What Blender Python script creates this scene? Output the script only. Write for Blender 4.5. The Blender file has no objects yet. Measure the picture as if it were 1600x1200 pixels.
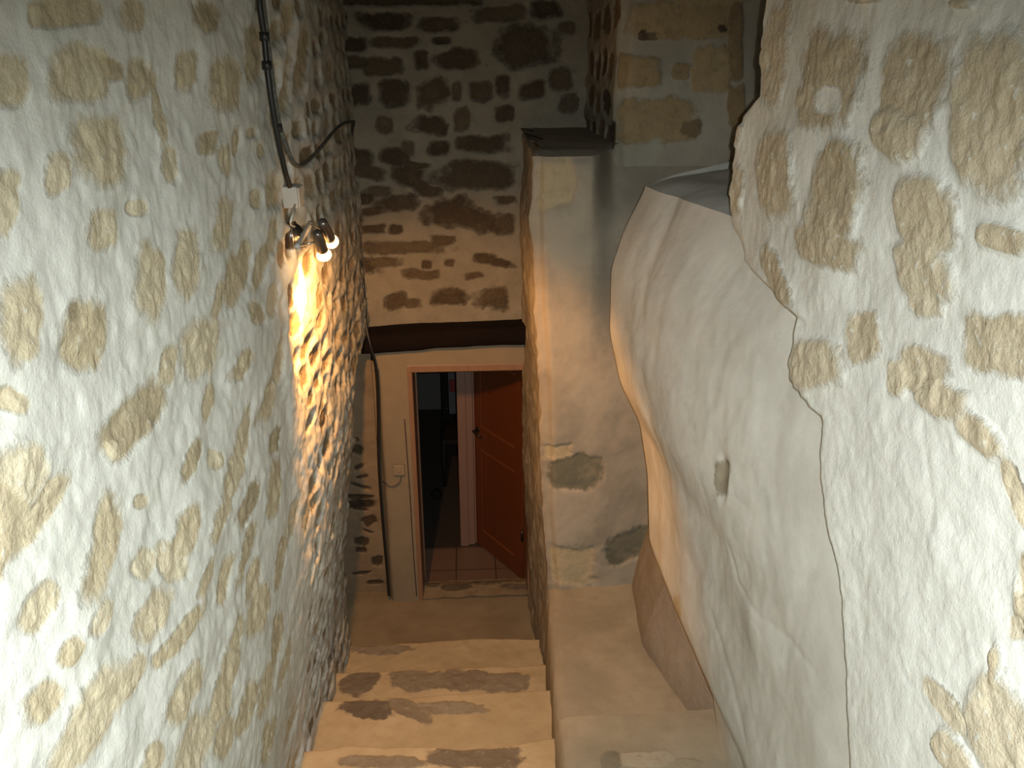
import bpy, math, random
import numpy as np
from mathutils import Vector, Matrix

# ------------------------------------------------------------------ camera model (pixels of the 1600x1200 photo)
F = 1250.0; PT = math.radians(22); YW = math.radians(3.4); EYE = 3.5
FWD = np.array([math.sin(YW)*math.cos(PT), math.cos(YW)*math.cos(PT), -math.sin(PT)])
RGT = np.array([math.cos(YW), -math.sin(YW), 0.0]); UPV = np.cross(RGT, FWD)
CAM = np.array([0, 0, EYE])
def ray(x, y): return FWD + (x-800)/F*RGT + (600-y)/F*UPV
def atz(x, y, z): d = ray(x, y); return d*(z-EYE)/d[2] + CAM
def aty(x, y, Y): d = ray(x, y); return d*Y/d[1] + CAM
def atx(x, y, X): d = ray(x, y); return d*X/d[0] + CAM

scene = bpy.context.scene
COL = scene.collection

# ------------------------------------------------------------------ noise
def _hash(ix, iy, seed):
    h = (ix.astype(np.int64)*374761393 + iy.astype(np.int64)*668265263 + seed*2147483647//7) & 0xffffffff
    h = ((h ^ (h >> 13))*1274126177) & 0xffffffff
    h = ((h ^ (h >> 16))*2246822519) & 0xffffffff
    return ((h ^ (h >> 15)) & 0xffffff)/float(0xffffff)
def vnoise(x, y, seed=0):
    x = np.asarray(x, float); y = np.asarray(y, float)
    ix = np.floor(x); iy = np.floor(y); fx = x-ix; fy = y-iy
    fx = fx*fx*fx*(fx*(fx*6-15)+10); fy = fy*fy*fy*(fy*(fy*6-15)+10)
    a = _hash(ix, iy, seed); b = _hash(ix+1, iy, seed); c = _hash(ix, iy+1, seed); d = _hash(ix+1, iy+1, seed)
    return (a+(b-a)*fx + (c-a)*fy + (a-b-c+d)*fx*fy)*2-1
def fbm(x, y, seed=0, o=4, g=.5):
    r = 0; a = 1.0; s = 0
    for k in range(o):
        r = r + a*vnoise(x*2**k+17.3*k, y*2**k-9.1*k, seed+k*13); s += a; a *= g
    return r/s
def smooth(a, b, x):
    t = np.clip((np.asarray(x, float)-a)/(b-a), 0, 1); return t*t*(3-2*t)

# ------------------------------------------------------------------ mesh helpers
class MB:
    def __init__(s): s.v = []; s.f = []; s.a = {'stone': [], 'tone': []}
    def add(s, vs, fs, stone=None, tone=None):
        n = len(s.v); s.v += [tuple(map(float, v)) for v in vs]; s.f += [tuple(i+n for i in f) for f in fs]
        m = len(vs)
        s.a['stone'] += list(stone) if stone is not None else [-1.0]*m
        s.a['tone'] += list(tone) if tone is not None else [.5]*m
    def grid(s, P, stone=None, tone=None, flip=False):
        nu, nv = P.shape[:2]; idx = np.arange(nu*nv).reshape(nu, nv)
        q = np.stack([idx[:-1, :-1], idx[1:, :-1], idx[1:, 1:], idx[:-1, 1:]], -1).reshape(-1, 4)
        if flip: q = q[:, ::-1]
        s.add(P.reshape(-1, 3).tolist(), q.tolist(),
              None if stone is None else stone.reshape(-1).tolist(), None if tone is None else tone.reshape(-1).tolist())
    def box(s, a, b, bev=0):
        (x0, y0, z0), (x1, y1, z1) = a, b
        s.add([(x0,y0,z0),(x1,y0,z0),(x1,y1,z0),(x0,y1,z0),(x0,y0,z1),(x1,y0,z1),(x1,y1,z1),(x0,y1,z1)],
              [(3,2,1,0),(4,5,6,7),(0,1,5,4),(1,2,6,5),(2,3,7,6),(3,0,4,7)])
    def obox(s, o, ax, ay, az):
        o, ax, ay, az = map(Vector, (o, ax, ay, az))
        vs = [o+ax*i+ay*j+az*k for k in (0,1) for (i,j) in ((0,0),(1,0),(1,1),(0,1))]
        s.add([tuple(v) for v in vs], [(3,2,1,0),(4,5,6,7),(0,1,5,4),(1,2,6,5),(2,3,7,6),(3,0,4,7)])
    def tube(s, pts, r, n=10):
        pts = [Vector(p) for p in pts]; rr = r if isinstance(r, (list, tuple)) else [r]*len(pts)
        vs = []; up = Vector((0.3, .2, 1)).normalized()
        for i, p in enumerate(pts):
            t = (pts[min(i+1, len(pts)-1)]-pts[max(i-1, 0)]).normalized()
            if abs(t.dot(up)) > .95: up = Vector((1, .1, 0)).normalized()
            a = (up - t*up.dot(t)).normalized(); b = t.cross(a)
            vs += [tuple(p+(a*math.cos(q)+b*math.sin(q))*rr[i]) for q in [2*math.pi*k/n for k in range(n)]]
        fs = []
        for i in range(len(pts)-1):
            for k in range(n):
                fs.append((i*n+k, i*n+(k+1) % n, (i+1)*n+(k+1) % n, (i+1)*n+k))
        fs.append(tuple(reversed(range(n)))); fs.append(tuple((len(pts)-1)*n+k for k in range(n)))
        s.add(vs, fs)
    def lathe(s, o, d, prof, n=24):       # prof: list of (distance along d, radius)
        o = Vector(o); d = Vector(d).normalized(); a = d.orthogonal().normalized(); b = d.cross(a); vs = []
        for (h, r) in prof:
            vs += [tuple(o+d*h+(a*math.cos(q)+b*math.sin(q))*r) for q in [2*math.pi*k/n for k in range(n)]]
        fs = [(i*n+k, i*n+(k+1) % n, (i+1)*n+(k+1) % n, (i+1)*n+k) for i in range(len(prof)-1) for k in range(n)]
        if prof[0][1] > 1e-5: fs.append(tuple(reversed(range(n))))
        if prof[-1][1] > 1e-5: fs.append(tuple((len(prof)-1)*n+k for k in range(n)))
        s.add(vs, fs)
    def build(s, name, mat, parent=None, smoothf=True, bevel=0, kind=None):
        me = bpy.data.meshes.new(name); me.from_pydata(s.v, [], s.f)
        if any(x > -1 for x in s.a['stone']):
            for k in ('stone', 'tone'):
                at = me.attributes.new(k, 'FLOAT', 'POINT'); at.data.foreach_set('value', np.array(s.a[k], dtype=np.float32))
        me.materials.append(mat); me.update()
        if smoothf: me.polygons.foreach_set('use_smooth', [True]*len(me.polygons))
        o = bpy.data.objects.new(name, me); COL.objects.link(o)
        if bevel:
            m = o.modifiers.new('b', 'BEVEL'); m.width = bevel; m.segments = 2; m.limit_method = 'ANGLE'
        if parent:
            o.parent = parent; o.matrix_parent_inverse = Matrix.Translation(-parent.location)
        if kind: o['kind'] = kind
        return o
def tag(o, label, cat, group=None):
    o['label'] = label; o['category'] = cat
    if group: o['group'] = group
    return o
def empty(name, loc):
    o = bpy.data.objects.new(name, None); COL.objects.link(o); o.location = loc; o.empty_display_size = .1; return o
def spline(pts, n=8):
    pts = [Vector(p) for p in pts]; out = []
    for i in range(len(pts)-1):
        p0 = pts[max(i-1, 0)]; p1 = pts[i]; p2 = pts[i+1]; p3 = pts[min(i+2, len(pts)-1)]
        for k in range(n):
            t = k/n
            out.append(.5*((2*p1)+(p2-p0)*t+(2*p0-5*p1+4*p2-p3)*t*t+(3*p1-p0-3*p2+p3)*t**3))
    return out+[pts[-1]]

# ------------------------------------------------------------------ materials
def L(h): # srgb 0-255 -> linear
    return tuple(((c/255)/12.92 if c/255 <= .04045 else ((c/255+.055)/1.055)**2.4) for c in h)+(1,)
def newmat(name):
    m = bpy.data.materials.new(name); m.use_nodes = True; nt = m.node_tree
    return m, nt, nt.nodes['Principled BSDF']
def simple(name, col, rough=.6, metal=0, noise=0, scale=30, bump=0, stretch=None, coat=0):
    m, nt, p = newmat(name); N = nt.nodes; K = nt.links
    if rough >= .8: p.inputs['Specular IOR Level'].default_value = .15
    p.inputs['Base Color'].default_value = (*col[:3], 1); p.inputs['Roughness'].default_value = rough; p.inputs['Metallic'].default_value = metal
    p.inputs['Coat Weight'].default_value = coat
    if noise or bump:
        tc = N.new('ShaderNodeTexCoord'); mp = N.new('ShaderNodeMapping'); K.new(tc.outputs['Object'], mp.inputs[0])
        if stretch: mp.inputs['Scale'].default_value = stretch
        n = N.new('ShaderNodeTexNoise'); n.inputs['Scale'].default_value = scale; n.inputs['Detail'].default_value = 6
        K.new(mp.outputs[0], n.inputs['Vector'])
        mx = N.new('ShaderNodeMix'); mx.data_type = 'RGBA'
        mx.inputs['A'].default_value = (*[c*(1-noise) for c in col[:3]], 1); mx.inputs['B'].default_value = (*[min(1, c*(1+noise)) for c in col[:3]], 1)
        K.new(n.outputs[0], mx.inputs['Factor']); K.new(mx.outputs['Result'], p.inputs['Base Color'])
        if bump:
            b = N.new('ShaderNodeBump'); b.inputs['Strength'].default_value = bump; b.inputs['Distance'].default_value = .004
            K.new(n.outputs[0], b.inputs['Height']); K.new(b.outputs[0], p.inputs['Normal'])
    return m

def masonry(name, mortar, mortar2, pale, mid, dark, fleck=.5, bump=.6, edge=.35, far_dim=None):
    """mortar between stones: the 'stone' field is the outline of each stone, 'tone' its own colour"""
    m, nt, p = newmat(name); N = nt.nodes; K = nt.links
    def nz(sc, det=6, ro=.6, st=None):
        n = N.new('ShaderNodeTexNoise'); n.inputs['Scale'].default_value = sc; n.inputs['Detail'].default_value = det; n.inputs['Roughness'].default_value = ro
        if st:
            mp = N.new('ShaderNodeMapping'); mp.inputs['Scale'].default_value = st; K.new(geo.outputs['Position'], mp.inputs[0]); K.new(mp.outputs[0], n.inputs['Vector'])
        else: K.new(geo.outputs['Position'], n.inputs['Vector'])
        return n.outputs[0]
    def math_(op, a, b=None, c=None):
        n = N.new('ShaderNodeMath'); n.operation = op
        for i, v in enumerate((a, b, c)):
            if v is None: continue
            if isinstance(v, (int, float)): n.inputs[i].default_value = v
            else: K.new(v, n.inputs[i])
        return n.outputs[0]
    def rng(v, a, b, c=0, d=1, sm=True):
        n = N.new('ShaderNodeMapRange'); n.interpolation_type = 'SMOOTHSTEP' if sm else 'LINEAR'
        n.inputs[1].default_value = a; n.inputs[2].default_value = b; n.inputs[3].default_value = c; n.inputs[4].default_value = d
        K.new(v, n.inputs[0]); return n.outputs[0]
    def mix(f, a, b):
        n = N.new('ShaderNodeMix'); n.data_type = 'RGBA'
        if isinstance(f, (int, float)): n.inputs['Factor'].default_value = f
        else: K.new(f, n.inputs['Factor'])
        for k, v in (('A', a), ('B', b)):
            if isinstance(v, tuple): n.inputs[k].default_value = v
            else: K.new(v, n.inputs[k])
        return n.outputs['Result']
    geo = N.new('ShaderNodeNewGeometry')
    def attr(k):
        a = N.new('ShaderNodeAttribute'); a.attribute_name = k; return a.outputs['Fac']
    st = attr('stone'); tn = attr('tone')
    n1 = nz(9); n2 = nz(45); n3 = nz(160, 4); n4 = nz(3.2, 5); n5 = nz(22, 8, .7)
    f = math_('ADD', st, math_('MULTIPLY', math_('SUBTRACT', n5, .5), 1.5))
    f = math_('ADD', f, math_('MULTIPLY', math_('SUBTRACT', n2, .5), .5))
    mask = rng(f, -edge*.35, edge)
    # plaster
    mcol = mix(rng(n4, .35, .65), mortar, mortar2)
    mcol = mix(math_('MULTIPLY', rng(n1, .52, .72), .35), mcol, tuple(c*.8 for c in mortar2[:3])+(1,))
    mcol = mix(math_('MULTIPLY', rng(n3, .62, .75), .3), mcol, tuple(c*.55 for c in mortar2[:3])+(1,))
    if far_dim:
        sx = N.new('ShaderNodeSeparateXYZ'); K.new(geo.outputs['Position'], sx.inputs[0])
        dim_f = rng(math_('ADD', sx.outputs[1], math_('MULTIPLY', math_('SUBTRACT', n1, .5), 1.6)), 2.6, 4.2, 0, .75)  # painted dimming: mortar darkens with depth, standing in for weaker flash light
        mcol = mix(dim_f, mcol, far_dim)
    # stone
    scol = mix(rng(tn, 0, .5, sm=False), pale, mid)
    scol = mix(rng(tn, .5, 1, sm=False), scol, dark)
    scol = mix(math_('MULTIPLY', rng(n5, .45, .7), .6), scol, mix(.5, scol, dark))
    scol = mix(math_('MULTIPLY', rng(n1, .5, .7), .5), scol, mix(.5, scol, pale))
    scol = mix(math_('MULTIPLY', rng(n2, .60, .68), fleck), scol, mortar)
    col = mix(mask, mcol, scol)
    K.new(col, p.inputs['Base Color']); p.inputs['Roughness'].default_value = .93
    p.inputs['Specular IOR Level'].default_value = .25
    h = math_('ADD', math_('MULTIPLY', n2, math_('ADD', math_('MULTIPLY', mask, 1.4), .35)), math_('MULTIPLY', n3, .25))
    h = math_('ADD', h, math_('MULTIPLY', n5, math_('ADD', math_('MULTIPLY', mask, 1.6), .5)))
    b = N.new('ShaderNodeBump'); b.inputs['Strength'].default_value = bump; b.inputs['Distance'].default_value = .012
    K.new(h, b.inputs['Height']); K.new(b.outputs[0], p.inputs['Normal'])
    return m

def lin(*c): return (*c, 1)
M_WALL = masonry('lime_masonry_left', lin(.60,.62,.58), lin(.53,.545,.50), lin(.58,.535,.40), lin(.46,.40,.27), lin(.15,.115,.07), bump=.45, edge=.6, far_dim=lin(.27,.25,.19))
M_RIGHT = masonry('lime_masonry_right', lin(.68,.70,.66), lin(.62,.63,.59), lin(.66,.61,.48), lin(.52,.455,.33), lin(.36,.30,.20), bump=.5, edge=.5, fleck=.75)
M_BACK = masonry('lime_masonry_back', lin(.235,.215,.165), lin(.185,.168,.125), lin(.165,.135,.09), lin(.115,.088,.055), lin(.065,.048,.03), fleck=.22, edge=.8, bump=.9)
M_PLAS = masonry('smooth_lime_plaster', lin(.60,.605,.56), lin(.51,.505,.46), lin(.50,.44,.30), lin(.30,.27,.20), lin(.13,.13,.10), bump=.2, fleck=.15)
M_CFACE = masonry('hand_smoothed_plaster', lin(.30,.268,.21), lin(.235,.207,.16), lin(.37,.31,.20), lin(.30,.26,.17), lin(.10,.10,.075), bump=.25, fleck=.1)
M_STEP = masonry('worn_step_stone', lin(.47,.38,.24), lin(.39,.31,.185), lin(.32,.275,.20), lin(.22,.18,.125), lin(.12,.095,.07), bump=.4, fleck=.25)
M_PIER = simple('pier_plaster', (.225,.185,.125), .95, noise=.12, scale=14, bump=.3)
M_BEAM = simple('tarred_oak', (.006,.0035,.0028), .9, noise=.5, scale=10, bump=.8, stretch=(1, 8, 8))
M_FRAME = simple('pine_frame', (.21,.12,.07), .5, noise=.25, scale=12, stretch=(8, 8, .6))
M_LEAF = simple('varnished_orange_wood', (.12,.033,.009), .45, noise=.16, scale=14, stretch=(10, 10, .5), coat=.2)
M_LEAF2 = simple('varnished_moulding', (.16,.05,.016), .4, noise=.1, scale=14)
M_POST = simple('pale_casing', (.19,.12,.095), .5, noise=.08, scale=8)
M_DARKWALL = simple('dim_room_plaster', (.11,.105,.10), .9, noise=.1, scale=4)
M_BLACK = simple('black_cable', (.012,.013,.013), .45, noise=.3, scale=60)
M_SMEAR = simple('plaster_smeared_cable', (.10,.10,.085), .9, noise=.9, scale=70, bump=.6)
M_WHITE = simple('white_plastic', (.62,.62,.58), .5)
M_GREYBOX = simple('grey_plastic', (.40,.40,.37), .6, noise=.1, scale=40)
M_CHROME = simple('brushed_nickel', (.45,.42,.38), .22, 1)
M_DARKNICKEL = simple('satin_lamp_metal', (.16,.145,.13), .3, .9)
M_BRASS = simple('dark_iron', (.06,.05,.04), .4, .8)
M_DARKOBJ = simple('dark_frame_metal', (.012,.011,.010), .9)
M_REDCLOTH = simple('dull_red_cloth', (.16,.035,.03), .9)
M_GREYCLOTH = simple('grey_cloth', (.10,.10,.10), .9)
def emis(name, col, s):
    m, nt, p = newmat(name); p.inputs['Base Color'].default_value = (*col, 1); p.inputs['Emission Color'].default_value = (*col, 1); p.inputs['Emission Strength'].default_value = s; return m
M_BULB = emis('halogen_glow', (1, .72, .38), 22)
M_REFL = emis('lit_reflector', (1, .66, .28), 5)
# tiles
M_TILE, nt, p = newmat('terracotta_tiles')
geo = nt.nodes.new('ShaderNodeNewGeometry'); mp = nt.nodes.new('ShaderNodeMapping'); br = nt.nodes.new('ShaderNodeTexBrick')
nt.links.new(geo.outputs['Position'], mp.inputs[0]); mp.inputs['Location'].default_value = (.12, -.04, 0)
nt.links.new(mp.outputs[0], br.inputs['Vector'])
br.offset = 0; br.inputs['Scale'].default_value = 1; br.inputs['Brick Width'].default_value = .3; br.inputs['Row Height'].default_value = .3; br.inputs['Mortar Size'].default_value = .006
br.inputs['Color1'].default_value = (.16, .10, .07, 1); br.inputs['Color2'].default_value = (.14, .09, .06, 1); br.inputs['Mortar'].default_value = (.07, .045, .035, 1)
nt.links.new(br.outputs['Color'], p.inputs['Base Color']); p.inputs['Roughness'].default_value = .45

# ------------------------------------------------------------------ stones: outline fields on a wall
class Field:
    """stones given as ellipses; eval returns the outline field, tone and height for points (s,t) of the wall plane"""
    def __init__(s): s.b = []
    def px(s, proj, x, y, a, b, ang=0, tone=.5, neg=False, h=None):
        q = math.radians(ang); c, sn = math.cos(q), -math.sin(q)
        p0 = np.array(proj(x-a*c, y-a*sn)); p1 = np.array(proj(x+a*c, y+a*sn))
        r0 = np.array(proj(x+b*sn, y-b*c)); r1 = np.array(proj(x-b*sn, y+b*c))
        m = (p0+p1+r0+r1)/4
        s.b.append((m, np.stack([(p1-p0)/2, (r1-r0)/2], 1), tone, neg, h))
    def raw(s, c, a, b, ang, tone):
        q = math.radians(ang)
        s.b.append((np.array(c), np.array([[a*math.cos(q), -b*math.sin(q)], [a*math.sin(q), b*math.cos(q)]]), tone, False, None))
    def covered(s, c):
        for (m, M, t, ng, h) in s.b:
            if np.sum(np.linalg.solve(M, np.array(c)-m)**2) < 2.2: return True
        return False
    def eval(s, S, T, power=2.8, seed=0, warp=.28):
        f = np.full(S.shape, -1.0); tone = np.full(S.shape, .5); hgt = np.zeros(S.shape)
        rnd = random.Random(seed)
        W1 = fbm(S*9, T*9, 101+seed, 4, .6); W2 = fbm(S*9+40, T*9+11, 202+seed, 4, .6)
        for (m, M, tn, ng, h) in s.b:
            hh = h if h is not None else rnd.uniform(-.6, 1.0)
            Mi = np.linalg.inv(M)
            ext = np.abs(M).sum(1)*1.7
            sel = (np.abs(S-m[0]) < ext[0]) & (np.abs(T-m[1]) < ext[1])
            if not sel.any(): continue
            ds = S[sel]-m[0]; dt = T[sel]-m[1]
            u = Mi[0, 0]*ds+Mi[0, 1]*dt+W1[sel]*warp*1.3; v = Mi[1, 0]*ds+Mi[1, 1]*dt+W2[sel]*warp*1.3
            r = (np.abs(u)**power+np.abs(v)**power)**(1/power)
            g = np.clip(2.2*(1.02-r), -1, 1)
            if ng: fs = f[sel]; f[sel] = np.minimum(fs, -g)
            else:
                fs = f[sel]; up = g > fs; fs = np.where(up, g, fs); f[sel] = fs
                t_ = tone[sel]; t_[up] = tn; tone[sel] = t_
                q = hgt[sel]; q[up] = hh; hgt[sel] = q
        return f, tone, hgt
def course_fill(fd, s0, s1, t0, t1, seed, skip=.25, hs=(.10, .19), ws=(.14, .36), tones=(.2, .9), slope=0):
    r = random.Random(seed); t = t0
    while t < t1:
        h = r.uniform(*hs); s = s0+r.uniform(0, .2)
        while s < s1:
            w = r.uniform(*ws)
            if r.random() > skip:
                c = (s+w/2, t+h/2+slope*(s-s0)+r.uniform(-.02, .02))
                if not fd.covered(c): fd.raw(c, w*.40, h*.34, r.uniform(-10, 10), r.uniform(*tones))
            s += w
        t += h
    return fd

def groove(S, T, pts, w):
    """soft line along a polyline on the wall plane"""
    d = np.full(S.shape, 9.0); pts = [np.array(p) for p in pts]
    for a, b in zip(pts[:-1], pts[1:]):
        ab = b-a; t = np.clip(((S-a[0])*ab[0]+(T-a[1])*ab[1])/max(1e-9, ab@ab), 0, 1)
        d = np.minimum(d, np.hypot(S-a[0]-t*ab[0], T-a[1]-t*ab[1]))
    return np.exp(-(d/w)**2)
# ================================================================== SETTING
# ---- left wall
def xleft(z): return -.60-.15*(1-smooth(.6, 2.0, z))
def pl(x, y):
    X = -.6
    for _ in range(3):
        p = atx(x, y, X); X = float(xleft(p[2]))
    return (p[1], p[2])
LW = Field()
for a in [
 (108,18,52,26,0,.6),(212,25,24,28,0,.45),(320,28,24,28,0,.75),(15,125,32,46,0,.35),(125,115,50,46,-5,.35),(160,105,20,34,80,.7),(222,125,22,34,0,.55),
 (252,165,70,9,-82,.5),(294,112,16,34,0,.45),(350,128,28,44,0,.5),(398,85,16,48,0,.6),(165,232,48,56,0,.45),(88,268,20,36,0,.2),(326,222,14,20,0,.75),
 (370,218,9,24,0,.5),(411,237,8,13,0,.4),(396,208,9,8,0,.5),(161,355,27,34,0,.3),(350,350,50,17,80,.45),(400,313,10,17,0,.5),(235,440,60,26,85,.35),(218,325,18,14,0,.15),
 (295,408,60,22,86,.3),(28,510,34,72,0,.4),(138,520,56,38,80,.65),(118,490,12,20,0,.9),(318,545,34,48,0,.3),(267,570,36,13,85,.5),(387,410,40,10,82,.65),(413,415,42,10,76,.6),
 (342,468,34,9,80,.5),(403,488,14,18,0,.6),(380,570,28,12,60,.6),(430,298,14,28,0,.5),(10,320,20,60,-10,.25),(428,370,30,9,85,.5),(52,20,14,24,0,.3),(272,255,12,30,0,.3),
 (216,655,72,32,52,.8),(68,800,92,22,54,.45),(28,740,52,48,40,.12),(165,855,88,26,74,.6),(302,720,40,10,68,.75),(341,717,18,12,70,.25),(230,783,12,12,0,.3),
 (290,832,48,15,76,.5),(341,815,42,13,66,.5),(388,790,46,11,68,.85),(240,960,60,20,62,.35),(280,990,74,12,52,.6),(285,1085,62,19,66,.5),(350,1070,72,13,78,.65),
 (140,1120,95,34,62,.3),(103,1020,30,16,55,.55),(60,1100,40,26,50,.55),(60,950,52,24,55,.3),(300,1165,66,28,64,.3),(235,1185,28,16,70,.5),(385,860,60,8,75,.7),
 (398,905,36,10,80,.6),(405,955,42,16,76,.55),(388,1105,50,12,70,.65),(417,1075,46,9,78,.55),(333,628,34,9,78,.55),(422,630,38,11,76,.5),(385,678,52,9,82,.5),
 (428,760,46,10,82,.7),(432,690,24,8,70,.8),(352,905,40,8,80,.6),(320,900,34,8,72,.6),(15,630,20,26,60,.4),(230,880,30,18,70,.15),(270,880,20,34,20,.12),
 (158,965,34,16,60,.1),(200,1060,44,18,62,.3),(352,1150,40,14,76,.6),(440,880,44,8,82,.7),(436,1000,50,9,82,.65),(420,1160,40,10,80,.6),(370,990,34,8,75,.6),(190,700,20,20,0,.3),
 (440,560,40,8,84,.4),(430,470,30,8,84,.3),(450,130,50,9,88,.7),(470,90,60,8,88,.8),(445,30,30,10,88,.6)]:
    LW.px(pl, *a[:5], a[5]*.8)
course_fill(LW, 2.55, 4.9, 0, 4.5, 7, skip=.12, hs=(.075,.15), ws=(.10,.27), tones=(.65, 1.0))
course_fill(LW, .3, 2.55, 0, 4.5, 8, skip=.72, tones=(.2, .5))
ys = [0.35]
while ys[-1] < 4.85: ys.append(ys[-1]+max(.0055, .0042*ys[-1]))
ys = np.array(ys); zs = np.arange(-.05, 4.5, .008)
Yg, Zg = np.meshgrid(ys, zs, indexing='ij')
f, tn, hg = LW.eval(Yg, Zg, seed=3, warp=.26)
st = smooth(-.7, .8, f)
nearf = 1-smooth(2.0, 2.9, Yg)
X = xleft(Zg) + .020*fbm(Yg*1.3, Zg*1.3, 5, 3) + .012*fbm(Yg*5, Zg*6, 9, 4) + .003*fbm(Yg*30, Zg*30, 12, 3)
rel = np.where(nearf > .5, .010, .022)
X = X + st*(hg*.004*nearf - (.013+.010*hg)*(1-nearf)) + st*.007*fbm(Yg*26, Zg*26, 21, 4, .6) + (1-st)*(1-nearf)*.012*fbm(Yg*10, Zg*12, 33, 4, .6)
# the recess at the foot of the door
nb = smooth(3.98, 4.12, Yg+.03*fbm(Zg*4, Yg*2, 61, 3))*(1-smooth(1.55, 2.0, Zg+.05*fbm(Yg*3, Zg*3, 62, 2)))
X = X - .30*nb
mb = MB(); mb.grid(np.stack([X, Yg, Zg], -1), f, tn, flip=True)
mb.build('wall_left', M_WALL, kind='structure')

# ---- back wall, above the lintel and the recess beside the door
pb = lambda x, y: (lambda p: (p[0], p[2]))(aty(x, y, 4.70))
BW = Field()
for a in [(630,2,105,7,0,.8),(530,33,12,12,0,.8),(597,33,36,14,2,1),(687,37,38,11,0,.75),(778,20,40,13,0,.35),(855,14,26,15,0,.95),(550,70,24,11,0,.95),(615,66,36,9,0,.6),
 (691,63,16,6,0,1),(822,72,44,34,0,.75),(659,94,12,15,0,.95),(713,94,38,15,3,.85),(595,103,30,14,0,.55),(558,149,24,19,10,.95),(615,145,21,22,0,.85),(672,145,28,22,15,.6),
 (713,144,8,13,0,.3),(750,142,18,15,0,.55),(785,134,12,17,0,.85),(833,142,17,14,0,.9),(603,195,14,13,0,.4),(670,195,28,16,0,.9),(722,187,12,18,0,.35),(789,179,15,16,0,.95),
 (563,247,20,13,0,.9),(615,246,22,13,-25,.95),(650,258,24,5,-5,.8),(638,232,9,12,0,.4),(685,232,17,13,0,.95),(757,225,44,13,0,.9),(640,276,26,17,-10,.95),(668,296,22,10,-18,.85),(747,276,62,24,3,.75),
 (790,313,17,7,0,.7),(620,318,34,13,8,.9),(580,330,18,7,5,.85),(705,332,44,20,5,.9),(745,345,36,16,-8,.85),(789,350,14,16,0,.65),(583,359,18,8,0,.85),(618,359,11,8,0,.9),(640,388,64,10,0,.4),
 (668,413,8,6,0,.85),(704,412,8,6,0,.6),(760,404,20,8,0,.85),(785,411,18,7,-5,.9),(660,430,34,8,0,.55),(740,432,16,5,10,.6),(620,470,20,12,10,.7),(645,476,14,8,0,.5),(702,465,30,15,-3,.9),(767,467,26,17,0,.65),
 (590,300,20,8,0,.5),(878,125,20,18,0,.5),(890,165,14,16,0,.35),(885,45,14,10,0,.4),(690,375,20,8,0,.6),(600,410,26,8,0,.45)]:
    BW.px(pb, *a)
course_fill(BW, -1.1, -.66, 1.9, 4.5, 4, tones=(.5, 1)); course_fill(BW, -.7, .9, 3.84, 4.5, 5, tones=(.4, 1))
for i in range(14): BW.raw((-.80+.14*random.Random(i).random(), .06+i*.085+.04*random.Random(i+3).random()), .03+.05*random.Random(i+77).random(), .010+.03*random.Random(i+50).random()**2, random.Random(i+9).uniform(-30, 30), .8)
BW.px(lambda x, y: (lambda p: (p[0], p[2]))(aty(x, y, 4.78)), 562, 787, 26, 7, 4, 1)
BW.px(lambda x, y: (lambda p: (p[0], p[2]))(aty(x, y, 4.78)), 560, 776, 20, 3, 0, 1)
def back_panel(x0, x1, z0, z1, y0, st_=.008):
    xs = np.arange(x0, x1+st_, st_); zz = np.arange(z0, z1+st_, st_); xs[-1] = x1; zz[-1] = z1
    Xg, Zg = np.meshgrid(xs, zz, indexing='ij'); f, tn, hg = BW.eval(Xg, Zg, seed=11, warp=.42, power=3.6)
    st = smooth(-.3, .4, f)
    Y = y0 + .012*fbm(Xg*3, Zg*3, 71, 3)+.005*fbm(Xg*14, Zg*14, 72, 3) + st*(.012+.010*hg) + st*.006*fbm(Xg*26, Zg*30, 73, 4)
    return np.stack([Xg, Y, Zg], -1), f, tn
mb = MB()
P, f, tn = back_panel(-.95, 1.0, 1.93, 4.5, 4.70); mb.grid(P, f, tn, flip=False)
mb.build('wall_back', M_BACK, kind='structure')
M_REC = masonry('recess_masonry_warm_tinted', lin(.25,.19,.12), lin(.20,.15,.095), lin(.17,.13,.08), lin(.10,.073,.043), lin(.04,.028,.018), fleck=.15, edge=.6)  # same masonry as the back wall, with warm lamp light put into its colour
mb = MB(); P, f, tn = back_panel(-1.15, -.60, -.05, 1.96, 4.78); mb.grid(P, f, tn)
mb.build('wall_recess', M_REC, kind='structure')

# ---- plaster pier and reveal round the doorway (smooth, pale)
mb = MB()
def soft_panel(x0f, x1f, z0, z1, y0, seed):
    zz = np.linspace(z0, z1, 120); u = np.linspace(0, 1, 24)
    U, Z = np.meshgrid(u, zz, indexing='ij')
    x0 = x0f(Z)+.010*fbm(Z*2.5, Z*0+seed, seed, 3); x1 = x1f(Z)
    Xp = x0+(x1-x0)*U
    rnd_ = (np.exp(-((U)*10)**2))*.07
    Y = y0+rnd_+.008*fbm(Xp*5, Z*3, seed+3, 3)
    return np.stack([Xp, Y, Z], -1)
P = soft_panel(lambda z: -.585-.03*(1-smooth(0, .4, z))*0, lambda z: -.375+z*0, -.03, 1.80, 4.655, 5)
mb.grid(P)
mb.add([(-.60,4.72,-.03),(-.60,4.95,-.03),(-.60,4.95,1.8),(-.60,4.72,1.8)], [(0,1,2,3)])
xs = np.linspace(-.58, .36, 80); zz = np.linspace(1.735, 1.95, 30); Xg, Zg = np.meshgrid(xs, zz, indexing='ij')
mb.grid(np.stack([Xg, 4.66+.008*fbm(Xg*4, Zg*5, 8, 3), Zg], -1))
mb.box((-.60, 4.74, -.05), (-.40, 4.98, 1.95)); mb.box((-.60, 4.74, 1.76), (.9, 4.98, 1.93)); mb.box((.44, 4.74, -.05), (.95, 4.98, 1.93))
mb.build('wall_door_surround', M_PIER, kind='structure')

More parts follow.
